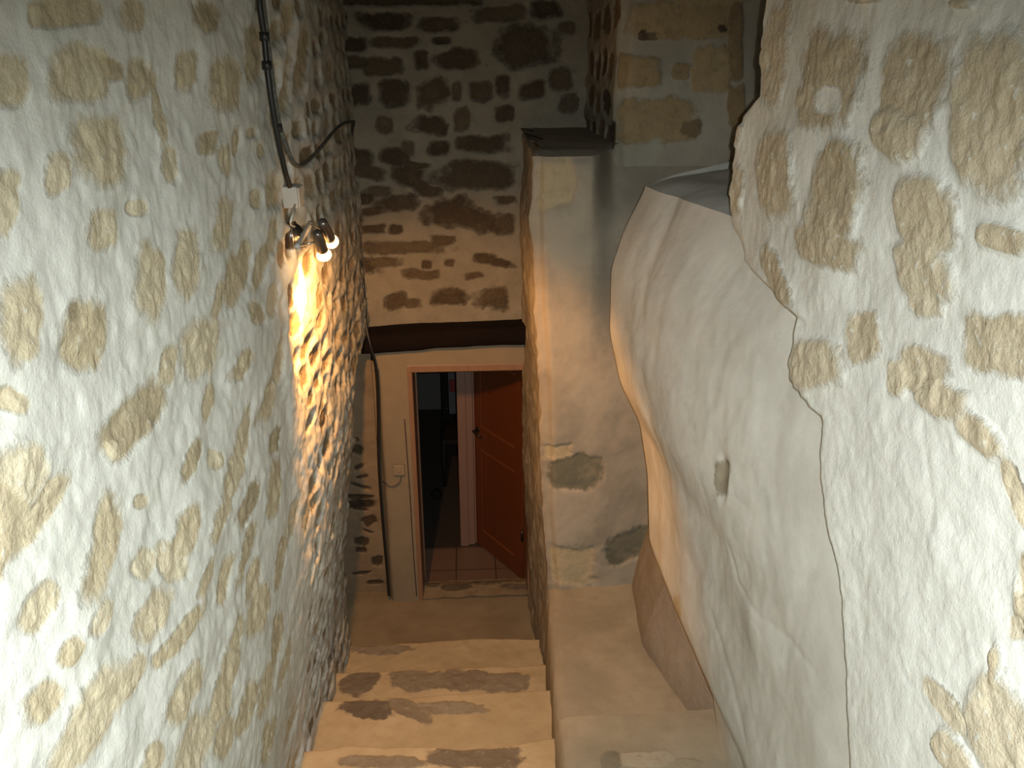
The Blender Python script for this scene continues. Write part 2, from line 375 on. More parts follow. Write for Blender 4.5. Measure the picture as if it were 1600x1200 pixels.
# ---- lintel beam
mb = MB(); n = 80; m = 24
u = np.linspace(-.63, .36, n); q = np.linspace(0, 2*math.pi, m+1)
U, Q = np.meshgrid(u, q, indexing='ij')
zb = 1.925+.02*np.sin((U+.6)*2.2)+(U+.6)*.02
hz = .068+.008*fbm(U*3, U*0, 3, 3)
cz = np.sign(np.sin(Q))*np.abs(np.sin(Q))**.55; cy = np.sign(np.cos(Q))*np.abs(np.cos(Q))**.55
P = np.stack([U, 4.66+cy*.11+.006*fbm(U*8, Q*2, 5, 3), zb+cz*hz+.006*fbm(U*6, Q*2+9, 6, 3)], -1)
mb.grid(P, flip=True)
for e in (0, n-1): mb.add([tuple(P[e, j]) for j in range(m)], [tuple(range(m)) if e == 0 else tuple(reversed(range(m)))])
o = mb.build('lintel_beam', M_BEAM); tag(o, 'dark rough timber lintel beam set over the doorway', 'beam')

# ---- middle buttress (parapet beside the stair): face y=3.5, side x~.35, top ledge z 3.12
cpx = [(832,250),(830,330),(832,400),(835,480),(842,560),(845,640),(848,720),(848,800),(855,880),(858,915)]
cp = np.array([aty(x, y, 3.5) for x, y in cpx]); o_ = np.argsort(cp[:, 2]); CZ = cp[o_, 2]; CX = cp[o_, 0]
pc = lambda x, y: (lambda p: (p[0], p[2]))(aty(x, y, 3.5))
CF = Field()
for a in [(869,290,34,42,0,.35),(896,738,46,28,-4,.95),(862,708,30,10,10,.3),(988,857,42,24,14,.92),(968,868,20,16,10,1)]: CF.px(pc, *a)
CF.px(pc, 888, 885, 46, 32, 0, .02)
zz = np.linspace(-.05, 3.12, 330)
side_y = np.linspace(4.80, 3.53, 110); face_x = np.linspace(0, 1, 120)
rows = []; stn = []; tns = []
Xl = np.interp(zz, CZ, CX)
back_x = np.interp(zz, [0, .5, 1.0, 2.0, 3.2], [.40, .385, .355, .345, .325])
for i, z in enumerate(zz):
    row = []
    for y in side_y:
        t = (y-3.5)/1.25
        x = Xl[i]+(back_x[i]-Xl[i])*min(1, max(0, t))
        row.append((x, y, z))
    for u in face_x:
        x = Xl[i]+.03+u*(1.18-Xl[i]-.03); row.append((x, 3.5, z))
    rows.append(row)
P = np.array(rows); ns = len(side_y)
Zp = P[:, :ns, 2]; Yp = P[:, :ns, 1]
vig = (1-smooth(3.1, 3.13, Zp)*0)
P[:, :ns, 0] += (.020*fbm(Yp*4, Zp*3, 44, 3)*smooth(3.5, 3.8, Yp)+.016*fbm(Yp*9, Zp*6, 45, 4, .65))+.006*fbm(Zp*7, Yp*0, 48, 3)
Xp = P[:, ns:, 0]; Zq = P[:, ns:, 2]
f, tn, hg = CF.eval(Xp, Zq, seed=21, warp=.34, power=4.5)
stt = smooth(-.3, .4, f)
# hollow running down between this face and the bulging rock wall
hol = np.exp(-((Xp-(.60+.03*np.sin(Zq*3)))/.09)**2)*smooth(2.1, 2.9, Zq)
P[:, ns:, 1] += .018*hol+.014*fbm(Xp*3, Zq*2.2, 47, 3)+.004*fbm(Xp*12, Zq*12, 49, 3) + stt*.012 + .02*smooth(.62, .9, Xp)*(1-smooth(1.3, 2.2, Zq))
P[:, ns:, 1] += .06*smooth(.56, .72, Xp)*smooth(2.0, 2.6, Zq)+.02*smooth(3.07, 3.12, Zq)**2+.235*smooth(.55, .70, Xp)*smooth(2.66, 3.12, Zq)**1.3
edge = smooth(.06, 0, Xp-Xl[:, None]-.03)
P[:, ns:, 1] += .03*np.exp(-((Xp-Xl[:, None]-.03)/.018)**2)
# deep notch under the grey stone
P[:, ns:, 1] += .03*np.exp(-((Zq-1.50)/.02)**2)*smooth(.62, .5, Xp)*0
S_ = np.full(P.shape[:2], -1.0); T_ = np.full(P.shape[:2], .5); S_[:, ns:] = f; T_[:, ns:] = tn
mb = MB(); mb.grid(P, S_, T_, flip=False)
# top ledge, joined to the rim
top = P[-1]; K_ = 14; cen = []
rim = P[-1, :, :]
G = np.zeros((len(rim), K_, 3))
for j in range(len(rim)):
    a = rim[j]
    b = np.array([a[0], 4.8, 3.16])
    if j < ns: b = np.array([.75 if a[1] > 3.8 else .55+(a[1]-3.5)*.62, a[1], 3.16])
    for k in range(K_):
        t = (k/(K_-1))**1.6
        G[j, k] = a*(1-t)+b*t; G[j, k, 2] = 3.12+.03*math.sin(min(1, t*6)*math.pi/2) + (.003*float(vnoise(np.array([a[0]*6+k]), np.array([a[1]*6]), 5)[0]) if k else 0)
mb.grid(G[:ns], flip=False)
mb.grid(G[ns-1:], flip=False)
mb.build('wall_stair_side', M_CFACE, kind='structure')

# ---- niche above the ledge: side wall x~.69 and block wall y~3.75
pn = lambda x, y: (lambda p: (p[0], p[2]))(aty(x, y, 3.75))
NF = Field()
for a in [(1062,32,82,30,0,.35),(1012,55,16,9,0,1),(1124,44,12,8,0,1),(1000,115,34,25,0,.4),(975,112,18,24,0,.5),(1112,113,32,38,0,.25),(1065,112,14,14,0,.45),(1022,190,66,33,0,.35),(1075,200,20,16,0,.7),(1150,60,12,60,0,.6),(1152,170,14,40,0,.5)]: NF.px(pn, *a)
course_fill(NF, .7, 2.0, 3.66, 4.5, 5, hs=(.2,.26), ws=(.3,.5), tones=(.2,.5))
NS = Field(); course_fill(NS, 3.75, 4.8, 3.05, 4.5, 15, skip=.05, hs=(.12,.2), ws=(.12,.3), tones=(.6,.95))
zz = np.arange(3.05, 4.5, .01); sy = np.linspace(4.85, 3.80, 90); fx = np.linspace(.705, 2.0, 150)
Yg, Zg = np.meshgrid(sy, zz, indexing='ij'); f1, t1, h1 = NS.eval(Yg, Zg, seed=31)
Xs = .685+.012*fbm(Yg*4, Zg*4, 52, 3)-smooth(-.3, .4, f1)*-.012+.004*fbm(Yg*20, Zg*20, 53, 3)
A1 = np.stack([Xs, Yg, Zg], -1)
Xg, Zg2 = np.meshgrid(fx, zz, indexing='ij'); f2, t2, h2 = NF.eval(Xg, Zg2, seed=32, warp=.34, power=5)
Ys = 3.75+.012*fbm(Xg*4, Zg2*4, 54, 3)+.035*np.exp(-((Xg-.705)/.025)**2)-smooth(-.3, .4, f2)*.006+.003*fbm(Xg*20, Zg2*20, 55, 3)
A2 = np.stack([Xg, Ys, Zg2], -1)
mb = MB(); mb.grid(np.concatenate([A1, A2], 0), np.concatenate([f1, f2], 0), np.concatenate([t1, t2], 0))
M_NICHE = masonry('ochre_block_masonry', lin(.32,.30,.24), lin(.26,.24,.19), lin(.39,.31,.175), lin(.25,.185,.10), lin(.06,.045,.03), fleck=.12, bump=.4)
mb.build('wall_niche', M_NICHE, kind='structure')

XA = .88
aS = [(1196,-120),(1190,0),(1182,70),(1180,150),(1158,178),(1145,230),(1140,260),(1136,350),(1142,398),(1240,490),(1238,520),(1235,590),(1262,630),(1282,655),(1276,700),(1275,740),(1288,820),(1300,900),(1308,1000),(1316,1100),(1325,1190),(1335,1300)]
ap = np.array([atx(x, y, XA) for x, y in aS]); AZ = ap[:, 2][::-1]; AY = ap[:, 1][::-1]
order = np.argsort(AZ); AZ = AZ[order]; AY = AY[order]

# ---- bulging smooth rock wall (right, middle distance)
bs = [(1010,290,3.4),(975,360,3.4),(955,420,3.38),(953,520,3.35),(970,600,3.3),(1000,660,3.28),(1012,740,3.25),(1015,850,3.12),(1040,910,2.88),(1060,965,2.70),(1110,1060,2.42),(1125,1165,2.33)]
bp = np.array([aty(*b) for b in bs]); o_ = np.argsort(bp[:, 2]); BZ = bp[o_, 2]; BX = bp[o_, 0]; BY = bp[o_, 1]
zz = np.linspace(.70, 3.01, 300)
xsil = np.interp(zz, BZ, BX); ysil = np.interp(zz, BZ, BY)
def sm1(a, k=9):
    w = np.ones(k)/k; return np.convolve(np.pad(a, k//2, mode='edge'), w, 'valid')
xsil = sm1(xsil); ysil = sm1(ysil)
nf = 230
YE = sm1(np.interp(zz, AZ, AY), 41)
rows = np.zeros((len(zz), nf+24, 3))
u = np.linspace(0, 1, nf)**1.2
for i, z in enumerate(zz):
    xs_, ys_ = xsil[i], ysil[i]
    # quarter turn behind the silhouette
    for k in range(24):
        q = (1-k/24)*math.pi/2; rx, ry = .5, .12
        rows[i, k] = (xs_+.004+rx*(1-math.cos(q)), ys_+ry*math.sin(q), z)
    yy = ys_+(1.25-ys_)*u
    ye = float(YE[i]); xe = .925
    t = np.clip((ys_-yy)/max(.3, ys_-ye), 0, 1); t = .5*t+.5*smooth(0, 1, t)
    rows[i, 24:, 0] = xs_+(xe-xs_)*t+.10*smooth(0, .35, ye-yy); rows[i, 24:, 1] = yy; rows[i, 24:, 2] = z
Yq = rows[:, 24:, 1]; Zq = rows[:, 24:, 2]
dis = smooth(0, .25, (ysil[:, None]-Yq))*(.25+.75*smooth(.05, .5, Yq-np.interp(zz, AZ, AY)[:, None]))
rows[:, 24:, 0] += dis*(.026*fbm(Yq*2.2+3, Zq*1.1, 81, 3)+.006*fbm(Yq*7, Zq*4, 82, 3)+.0015*fbm(Yq*30, Zq*22, 83, 3))
# long vertical fold from the top corner and a small broken chip
fold = np.exp(-((Yq-(3.1-.25*(3.0-Zq)))/.05)**2)*smooth(1.9, 2.7, Zq)
rows[:, 24:, 0] += .010*fold
chip_c = atx(1153, 745, .88)
ch = np.exp(-(((Yq-chip_c[1])/.035)**4+((Zq-chip_c[2])/.075)**4))
rows[:, 24:, 0] += .016*ch
c2 = atx(1195, 985, .92)
ch2 = np.exp(-(((Yq-c2[1])/.10)**2+((Zq-c2[2])/.10)**2)); rows[:, 24:, 0] -= .02*ch2
for pts, w_, am in (([(1015,545),(1022,640),(1028,720),(1026,760)], .010, .010), ([(1142,850),(1150,910),(1175,960),(1215,1000),(1250,1050)], .012, .010), ([(1048,330),(1046,420),(1060,560),(1075,700)], .05, .012),
                    ([(1110,960),(1135,1060),(1150,1150)], .02, .010), ([(1140,770),(1160,775),(1178,800)], .006, .006), ([(1215,640),(1200,740),(1212,860)], .03, .008), ([(1180,520),(1195,600),(1188,680)], .03, .008)):
    rows[:, 24:, 0] += .28*am*groove(Yq, Zq, [tuple(atx(x, y, .87)[1:]) for x, y in pts], w_)*dis
BF = Field(); BF.px(lambda x, y: tuple(atx(x, y, .88)[1:]), 1153, 748, 12, 30, 0, .55); BF.px(lambda x, y: tuple(atx(x, y, .87)[1:]), 1068, 948, 8, 20, 0, 0)
f, tn, hg = BF.eval(Yq, Zq, seed=3)
S_ = np.full(rows.shape[:2], -1.0); T_ = np.full(rows.shape[:2], .5); S_[:, 24:] = f*.8-.1; T_[:, 24:] = tn
mb = MB(); mb.grid(rows, S_, T_, flip=False)
# ledge on top
rim = rows[-1]; K_ = 16; G = np.zeros((len(rim), K_, 3))
for j in range(len(rim)):
    a = rim[j]
    for k in range(K_):
        t = k/(K_-1)
        if j < 24: b = np.array([1.75, 3.74, 3.17])
        else: b = np.array([1.75, a[1]+.35*smooth(.55, 3.4, a[1]), 3.10])
        p = a*(1-t)+b*t; p[2] = a[2]+ (b[2]-a[2])*t + (.02*math.sin(min(1, t*5)*math.pi/2))+ (.008*float(vnoise(np.array([p[0]*7]), np.array([p[1]*7]), 15)[0]) if k else 0)
        G[j, k] = p
mb.grid(G)
mb.build('wall_rock', M_PLAS, kind='structure')

# ---- plaster foot of the rock wall above the side landing
base = [(3.56, .85), (3.43, .835), (3.2, .815), (3.04, .81), (2.8, .86), (2.43, .97), (2.1, 1.0)]
by = np.array([b[0] for b in base])[::-1]; bx = np.array([b[1] for b in base])[::-1]
yy = np.linspace(2.1, 3.56, 110); zz = np.linspace(.70, 1.62, 80)
Yg, Zg = np.meshgrid(yy, zz, indexing='ij')
Xb = np.interp(Yg, by, bx) + .13*smooth(.85, 1.6, Zg)+.012*fbm(Yg*5, Zg*4, 91, 3)
mb = MB(); mb.grid(np.stack([Xb, Yg, Zg], -1), flip=True)
mb.build('wall_foot', masonry('grey_brown_render', lin(.27,.24,.195), lin(.215,.19,.155), lin(.3,.26,.2), lin(.2,.18,.14), lin(.1,.09,.07), bump=.3), kind='structure')

# ---- near right wall with large stones; x=.88, broken far edge
AF = Field(); pa = lambda x, y: tuple(atx(x, y, XA)[1:])
for a in [(1210,85,84,22,84,.15),(1303,122,84,48,80,.65),(1437,130,74,58,80,.6),(1415,205,46,44,60,.45),(1562,180,130,62,86,.5),(1216,275,72,34,-84,.4),(1308,300,74,40,78,.75),(1300,385,52,34,-20,.65),(1318,260,40,30,80,.75),
 (1448,340,50,60,0,.5),(1440,425,62,42,-70,.4),(1445,470,30,28,0,.3),(1572,372,46,22,-10,.6),(1216,430,52,15,-66,.6),(1562,540,68,52,0,.6),(1345,528,26,46,0,.5),(1277,572,40,38,0,.35),(1432,575,40,36,-20,.5),
 (1465,622,46,28,-30,.5),(1530,680,44,22,-40,.55),(1584,770,60,14,-74,.5),(1552,1045,36,9,85,.55),(1475,1105,56,18,-50,.3),(1490,1180,40,20,-50,.4),(1515,3,22,10,0,.3),(1355,-5,30,10,0,.3),(1150,210,20,8,80,.1),(1150,300,40,9,86,.2),
 (1590,980,20,20,0,.2),(1395,590,14,28,0,.4),(1620,900,30,50,0,.5),(1640,620,30,40,0,.5)]: AF.px(pa, *a)
AF.px(pa, 1300, 157, 20, 20, 0, .5, neg=True)
course_fill(AF, .2, 2.6, 3.72, 4.5, 77, tones=(.2,.6)); course_fill(AF, -.3, .95, 2.3, 4.5, 78, hs=(.2,.3), ws=(.25,.45), tones=(.2,.6))
zz = np.arange(.9, 4.5, .008)
yed = np.interp(zz, AZ, AY) + .018*fbm(zz*9, zz*0, 95, 4, .65)
nu = 420; uu = np.linspace(0, 1, nu)
Yg = np.zeros((nu, len(zz))); Zg = np.tile(zz, (nu, 1))
for j in range(len(zz)): Yg[:, j] = np.minimum(.25+2.45*uu**1.0, yed[j])
f, tn, hg = AF.eval(Yg, Zg, seed=41, warp=.22)
plas = smooth(0, .25, (2.55-.42*smooth(.9, 2.2, Yg)*0)-Zg)   # smooth plaster low down
stt = smooth(-.3, .4, f)
Xg = XA+.016*fbm(Yg*2, Zg*2, 96, 3)+.006*fbm(Yg*8, Zg*8, 97, 3)*(1-.6*plas)-stt*(.006+.008*hg)+stt*.007*fbm(Yg*22, Zg*22, 98, 4, .6)+.0015*fbm(Yg*50, Zg*50, 99, 2)
for pts, w_, am in (([(1432,610),(1436,680),(1452,780),(1440,860)], .008, .006), ([(1540,1000),(1545,1060),(1552,1120),(1590,1200)], .010, .010), ([(1410,1060),(1440,1100),(1470,1150),(1490,1220)], .008, .008),
                    ([(1330,900),(1345,1000),(1380,1060)], .02, .006), ([(1480,830),(1470,900),(1440,960)], .03, .006), ([(1275,400),(1305,420),(1335,435)], .006, .010)):
    Xg += .28*am*groove(Yg, Zg, [pa(x, y) for x, y in pts], w_)
# rounded-off broken edge, blending into the rock wall where the two meet without a step
blend = np.exp(-((zz-2.93)/.05)**2)
d = yed[None, :]-Yg
Xg += .02*np.exp(-(d/.012)**2)*1.0 + (.035*np.exp(-(d/.10)**2)*blend[None, :])
fold = np.zeros((14, len(zz), 3))
for k in range(14):
    t = (k+1)/14
    fold[k, :, 0] = Xg[-1]+.02*t**.5+.45*t; fold[k, :, 1] = yed+.012*np.sin(t*math.pi/2)-(.10*t); fold[k, :, 2] = zz
A = np.concatenate([np.stack([Xg, Yg, Zg], -1), fold], 0)
mb = MB(); mb.grid(A, np.concatenate([f, np.full((14, len(zz)), -1.0)], 0), np.concatenate([tn, np.full((14, len(zz)), .5)], 0), flip=False)
mb.build('wall_right', M_RIGHT, kind='structure')

# ---- landing floor at the foot of the stair
xs = np.linspace(-1.2, .9, 160); yy = np.linspace(3.6, 4.80, 110); Xg, Yg = np.meshgrid(xs, yy, indexing='ij')
LF = Field(); r = random.Random(3)
f = np.full(Xg.shape, -1.0)
M_FLOOR = masonry('brown_earthy_floor', lin(.27,.215,.135), lin(.23,.175,.105), lin(.3,.255,.18), lin(.2,.16,.11), lin(.1,.08,.055), bump=.3)
mb = MB(); mb.grid(np.stack([Xg, Yg, -.005+.010*fbm(Xg*4, Yg*4, 30, 3)-.01*smooth(4.6,4.8,Yg)], -1), f+.001, f*0+.5, flip=False)
mb.build('floor', M_FLOOR, kind='structure')
# tiled floor of the rooms beyond
mb = MB(); mb.box((-1.6, 4.93, -.16), (2.0, 5.45, -.10)); mb.build('floor_tiled', M_TILE, smoothf=False, kind='structure')
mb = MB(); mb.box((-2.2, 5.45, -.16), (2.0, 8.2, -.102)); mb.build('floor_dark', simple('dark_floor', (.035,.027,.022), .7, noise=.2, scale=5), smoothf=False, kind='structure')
# sloping worn sill
xs = np.linspace(-.40, .45, 90); v = np.linspace(0, 1, 30); Xg, V = np.meshgrid(xs, v, indexing='ij')
Yg = 4.66+V*.33+.01*fbm(Xg*6, V, 65, 3); Zg = .012-.10*smooth(.45, 1, V)+.02*(1-V)*np.sin(Xg*3)*0+.008*fbm(Xg*14, V*4, 66, 3)
SF = Field(); SF.raw((-.12, .35), .12, .12, 10, .95); SF.raw((.1, .55), .14, .16, 0, .9); SF.raw((.3, .3), .10, .12, 0, .8); SF.raw((-.28, .5), .05, .12, 0, .9)
f, tn, hg = SF.eval(Xg, V, seed=5)
mb = MB(); mb.grid(np.stack([Xg, Yg, Zg], -1), f, tn)
o = mb.build('trim_1', M_FLOOR, kind='structure')

# ---- ceiling and enclosing shell
mb = MB(); mb.box((-1.3, -1.5, 4.48), (2.2, 5.0, 4.6)); mb.build('ceiling', M_PIER, smoothf=False, kind='structure')
mb = MB(); mb.box((-1.0, -1.6, 0), (2.2, -1.5, 4.5)); mb.build('wall_front', M_PIER, smoothf=False, kind='structure')
# rooms beyond the door
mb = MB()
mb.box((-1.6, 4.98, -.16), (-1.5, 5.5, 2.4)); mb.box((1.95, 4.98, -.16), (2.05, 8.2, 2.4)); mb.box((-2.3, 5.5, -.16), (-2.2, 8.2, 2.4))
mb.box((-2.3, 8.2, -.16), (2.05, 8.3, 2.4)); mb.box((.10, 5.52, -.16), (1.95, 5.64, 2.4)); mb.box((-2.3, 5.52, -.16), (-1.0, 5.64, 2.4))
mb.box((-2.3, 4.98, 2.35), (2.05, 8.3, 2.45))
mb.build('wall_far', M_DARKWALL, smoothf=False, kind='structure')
mb = MB(); mb.box((-.075, 5.48, -.10), (.03, 5.66, 2.3)); mb.box((.03, 5.50, -.10), (.11, 5.64, 2.3)); mb.box((-.085, 5.46, -.10), (-.02, 5.50, 2.3))
mb.build('trim_2', M_POST, smoothf=False, bevel=.004, kind='structure')

# ---- doorway: frame and open leaf
root = empty('door_1', (.37, 4.80, 0)); root['kind'] = 'structure'
mb = MB(); mb.box((-.395, 4.66, -.01), (-.345, 4.93, 1.73)); mb.build('frame_jamb', M_FRAME, root, False, .006)
mb = MB(); mb.box((.385, 4.66, -.01), (.435, 4.93, 1.73)); mb.build('frame_jamb', M_FRAME, root, False, .006)
mb = MB(); mb.box((-.395, 4.655, 1.705), (.435, 4.93, 1.755)); mb.build('frame_head', M_FRAME, root, False, .006)
mb = MB(); mb.box((-.345, 4.90, -.01), (-.335, 4.925, 1.70)); mb.box((-.345, 4.90, 1.69), (.385, 4.925, 1.705)); mb.build('door_stop', M_FRAME, root, False, .002)
hx, hy = .375, 4.985; fxp, fyp = .050, 5.50
dv = Vector((fxp-hx, fyp-hy, 0)); W = dv.length; dv.normalize(); nv = Vector((dv.y, -dv.x, 0))
if nv.x > 0: nv = -nv       # towards the left / the viewer
H0, H1 = -.09, 1.66
leaf = MB(); leaf.obox(Vector((hx, hy, H0))-nv*.032, dv*W, nv*.032, Vector((0, 0, H1-H0)))
lf = leaf.build('door_leaf', M_LEAF, root, False, .003)
def on(s, z, off=0): return Vector((hx, hy, z))+dv*s+nv*off
def bar(name, s0, s1, z0, z1, th, mat, off=0):
    m_ = MB(); m_.obox(on(s0, z0, off), dv*(s1-s0), nv*th, Vector((0, 0, z1-z0))); o = m_.build(name, mat, root, False, .003)
    o.parent = lf; o.matrix_parent_inverse = Matrix.Identity(4); return o
bar('rail', .0, W, H0, H0+.15, .008, M_LEAF); bar('rail', .0, W, .78, .96, .008, M_LEAF); bar('rail', .0, W, H1-.13, H1, .008, M_LEAF)
bar('stile', .0, .09, H0, H1, .010, M_LEAF); bar('stile', W-.09, W, H0, H1, .010, M_LEAF)
for zc in (H0+.15, .765, .96, H1-.145): bar('moulding', .09, W-.09, zc, zc+.016, .014, M_LEAF2)
m_ = MB(); m_.tube([on(W-.05, .93, .01), on(W-.05, .93, .055), on(W-.15, .925, .060)], .009, 8); m_.lathe(on(W-.05, .93, .009), nv, [(0, .022), (.006, .022), (.008, .012)])
o = m_.build('handle', M_BRASS, root); o.parent = lf; o.matrix_parent_inverse = Matrix.Identity(4); o['label'] = 'dark lever handle'
for z_ in (.25, 1.4):
    m_ = MB(); m_.tube([on(-.006, z_, .012), on(-.006, z_+.09, .012)], .009, 8); m_.build('hinge', M_BRASS, root)

# ================================================================== STAIRCASE
stairs = empty('staircase', (-.2, 3.2, 0)); tag(stairs, 'worn plastered stone staircase going down between the walls to the doorway', 'stairs')
pz = lambda z: (lambda x, y: (lambda p: (p[0], p[1]))(atz(x, y, z)))
def step(x0, x1, ze, ye, yb, z, blobs=(), seed=0, name='step', tilt=0, mat=None, wav=.03, right_round=False):
    xs = np.arange(x0, x1+.009, .009); n = len(xs)
    edge = ye+wav*fbm(xs*2.2, xs*0+seed, seed, 3)+.004*fbm(xs*18, xs*0, seed+2, 3)
    yy = np.linspace(0, 1, 70)
    F_ = Field()
    for b in blobs: F_.px(pz(z), *b)
    Xg, T = np.meshgrid(xs, yy, indexing='ij'); Yg = yb+(edge[:, None]-.012-yb)*T
    f, tn, hg = F_.eval(Xg, Yg, seed=seed, warp=.3)
    stt = smooth(-.3, .4, f)
    Zg = z+.008*fbm(Xg*4, Yg*5, seed+7, 3)+.003*fbm(Xg*20, Yg*20, seed+8, 3)+tilt*(Yg-ye)-stt*.004*0+stt*.005*fbm(Xg*30, Yg*30, seed+9, 3)
    k = 5; nose = np.zeros((n, k+1, 3))
    for i in range(k):
        q = (i+1)/k*math.pi/2
        nose[:, i, 0] = xs; nose[:, i, 1] = Yg[:, -1]+.014*math.sin(q); nose[:, i, 2] = Zg[:, -1]-.014*(1-math.cos(q))
    nose[:, k, 0] = xs; nose[:, k, 1] = Yg[:, -1]+.01+.01*fbm(xs*4, xs*0, seed+4, 2); nose[:, k, 2] = ze
    P = np.concatenate([np.stack([Xg, Yg, Zg], -1), nose], 1)
    S_ = np.concatenate([f, np.full((n, k+1), -1.0)], 1); T_ = np.concatenate([tn, np.full((n, k+1), .5)], 1)
    m_ = MB(); m_.grid(P, S_+.001, T_)
    # closed sides
    for e, fl in ((0, False), (-1, True)):
        pr = [tuple(p) for p in P[e]]; m_.add(pr+[(pr[0][0], pr[0][1], ze)], [tuple(range(len(pr)+1)) if fl else tuple(reversed(range(len(pr)+1)))])
    return m_.build(name, mat or M_STEP, stairs)
step(-.82, .42, -.03, 3.99, 3.35, .19, [(600,1015,50,8,0,.3)], 3)
step(-.82, .40, -.03, 3.535, 3.0, .38, [(560,1064,30,20,30,.75),(650,1064,44,16,0,.4),(725,1064,44,17,0,.5),(790,1066,44,15,0,.35)], 13, wav=.012)
step(-.82, .39, .15, 3.13, 2.45, .57, [(575,1107,48,16,-6,.9),(640,1107,40,13,-25,.45),(700,1107,60,10,0,.2)], 23, wav=.015)
step(-.82, .37, .15, 2.62, 2.0, .76, [(750,1182,72,20,0,.7),(600,1192,70,10,0,.4)], 33, wav=.04)
step(-.82, .36, .15, 2.08, 1.5, .97, [], 43); step(-.82, .95, .15, 1.58, 1.0, 1.18, [], 53); step(-.82, .98, .15, 1.08, .5, 1.39, [], 63); step(-.82, .98, .15, .6, -.4, 1.62, [], 73)
step(-.82, .98, .15, -.35, -1.45, 1.8, [], 83)
# side landing at the right, level with the upper steps
def slab(name, x0f, x1, y0, y1, z, seed, blobs=()):
    yy = np.linspace(y0, y1, 90); u = np.linspace(0, 1, 70)
    F_ = Field()
    for b in blobs: F_.px(pz(z), *b)
    U, Yg = np.meshgrid(u, yy, indexing='ij'); X0 = x0f(Yg)+.008*fbm(Yg*6, Yg*0, seed, 3); Xg = X0+(x1-X0)*U
    f, tn, hg = F_.eval(Xg, Yg, seed=seed)
    Zg = z+.010*fbm(Xg*3, Yg*3, seed+1, 3)+.003*fbm(Xg*14, Yg*14, seed+2, 3)-.02*np.exp(-((Xg-X0)/.02)**2)
    side = np.zeros((6, len(yy), 3))
    for i in range(6):
        t = (6-i)/6.; side[i, :, 0] = X0[0]-.006+.010*fbm(yy*7, yy*0+t*5, seed+5, 3); side[i, :, 1] = yy; side[i, :, 2] = (z-.03)*(1-t)+.0*t
    P = np.concatenate([side, np.stack([Xg, Yg, Zg], -1)], 0)
    S_ = np.concatenate([np.full((6, len(yy)), -1.0), f], 0); T_ = np.concatenate([np.full((6, len(yy)), .5), tn], 0)
    m_ = MB(); m_.grid(P, S_+.001, T_, flip=False)
    # end face
    pr = [tuple(p) for p in P[:, -1]]; m_.add(pr+[(x1, yy[-1], 0)], [tuple(reversed(range(len(pr)+1)))])
    return m_.build(name, M_STEP2, stairs)
M_STEP2 = masonry('side_landing_plaster', lin(.30,.265,.195), lin(.245,.215,.155), lin(.36,.32,.24), lin(.26,.23,.16), lin(.12,.11,.085), bump=.3, fleck=.2)
slab('side_landing', lambda y: .35+(y-2.64)*.06, 1.15, 2.4, 3.56, .90, 6)
slab('side_step', lambda y: .34+(y-2.64)*.03, 1.15, 1.3, 2.49, 1.03, 16, [(1010,1185,50,14,0,.1),(955,1190,20,16,30,.8),(1070,1200,30,12,0,.4)])

# ================================================================== THINGS
# ---- spotlight with two heads on the left wall
def WL(x, y, X=-.575): return Vector(atx(x, y, X))
cb = WL(458, 368, -.595)
lamp = empty('wall_spotlight', tuple(cb)); tag(lamp, 'twin-head metal spotlight fixed to the rough left wall, both bulbs lit', 'lamp')
m_ = MB(); m_.lathe(cb+Vector((-.025, 0, 0)), (1, 0, 0), [(0, .047), (.028, .047), (.036, .044), (.05, .034), (.062, .018), (.066, 0.0)], 32); m_.build('canopy', M_DARKNICKEL, lamp)
m_ = MB(); m_.lathe(cb+Vector((.004, 0, 0)), (1, 0, 0), [(0, .047), (0, .0495), (.006, .0495), (.006, .047)], 32); m_.build('trim_ring', M_CHROME, lamp)
b0 = WL(465, 384, -.545); b1 = WL(484, 350, -.545)
m_ = MB(); m_.tube([b0+(b0-b1)*.05, b0, b1, b1+(b1-b0)*.05], .009, 12); m_.tube([cb+Vector((.03, 0, 0)), (b0+b1)/2], .008, 10); m_.build('crossbar', M_GREYBOX, lamp)
def head(pa_, a0, a1, nm):
    top = WL(*a0); bot = WL(*a1); d = (bot-top).normalized(); Lh = (bot-top).length
    m1 = MB(); m1.tube([pa_, top+d*Lh*.35], .0035, 8); m1.build('arm', M_CHROME, lamp)
    m2 = MB(); m2.lathe(top, d, [(0, .006), (.002, .012), (.01, .016), (Lh*.62, .019), (Lh*.66, .019), (Lh*.66, .014), (Lh*.5, .012)], 24); sh = m2.build('lamp_head', M_DARKNICKEL, lamp)
    m3 = MB(); m3.lathe(top+d*Lh*.62, d, [(0, .010), (.012, .013), (.022, .019), (.034, .0245), (.036, .0255), (.040, .0255)], 28); o3 = m3.build('reflector', M_REFL, lamp); o3['label'] = 'glowing reflector bulb'; o3.parent = sh; o3.matrix_parent_inverse = Matrix.Identity(4)
    m4 = MB(); m4.lathe(top+d*(Lh*.62+.0405), d, [(0, .0), (0, .0235), (.003, .021), (.006, .012), (.007, 0)], 28); o4 = m4.build('bulb_face', M_BULB, lamp); o4.parent = sh; o4.matrix_parent_inverse = Matrix.Identity(4)
    return top+d*(Lh*.62+.05), d
e0 = head(b0, (495, 362, -.475), (508, 404, -.475), 0)
e1 = head(b1, (503, 346, -.455), (521, 385, -.455), 1)

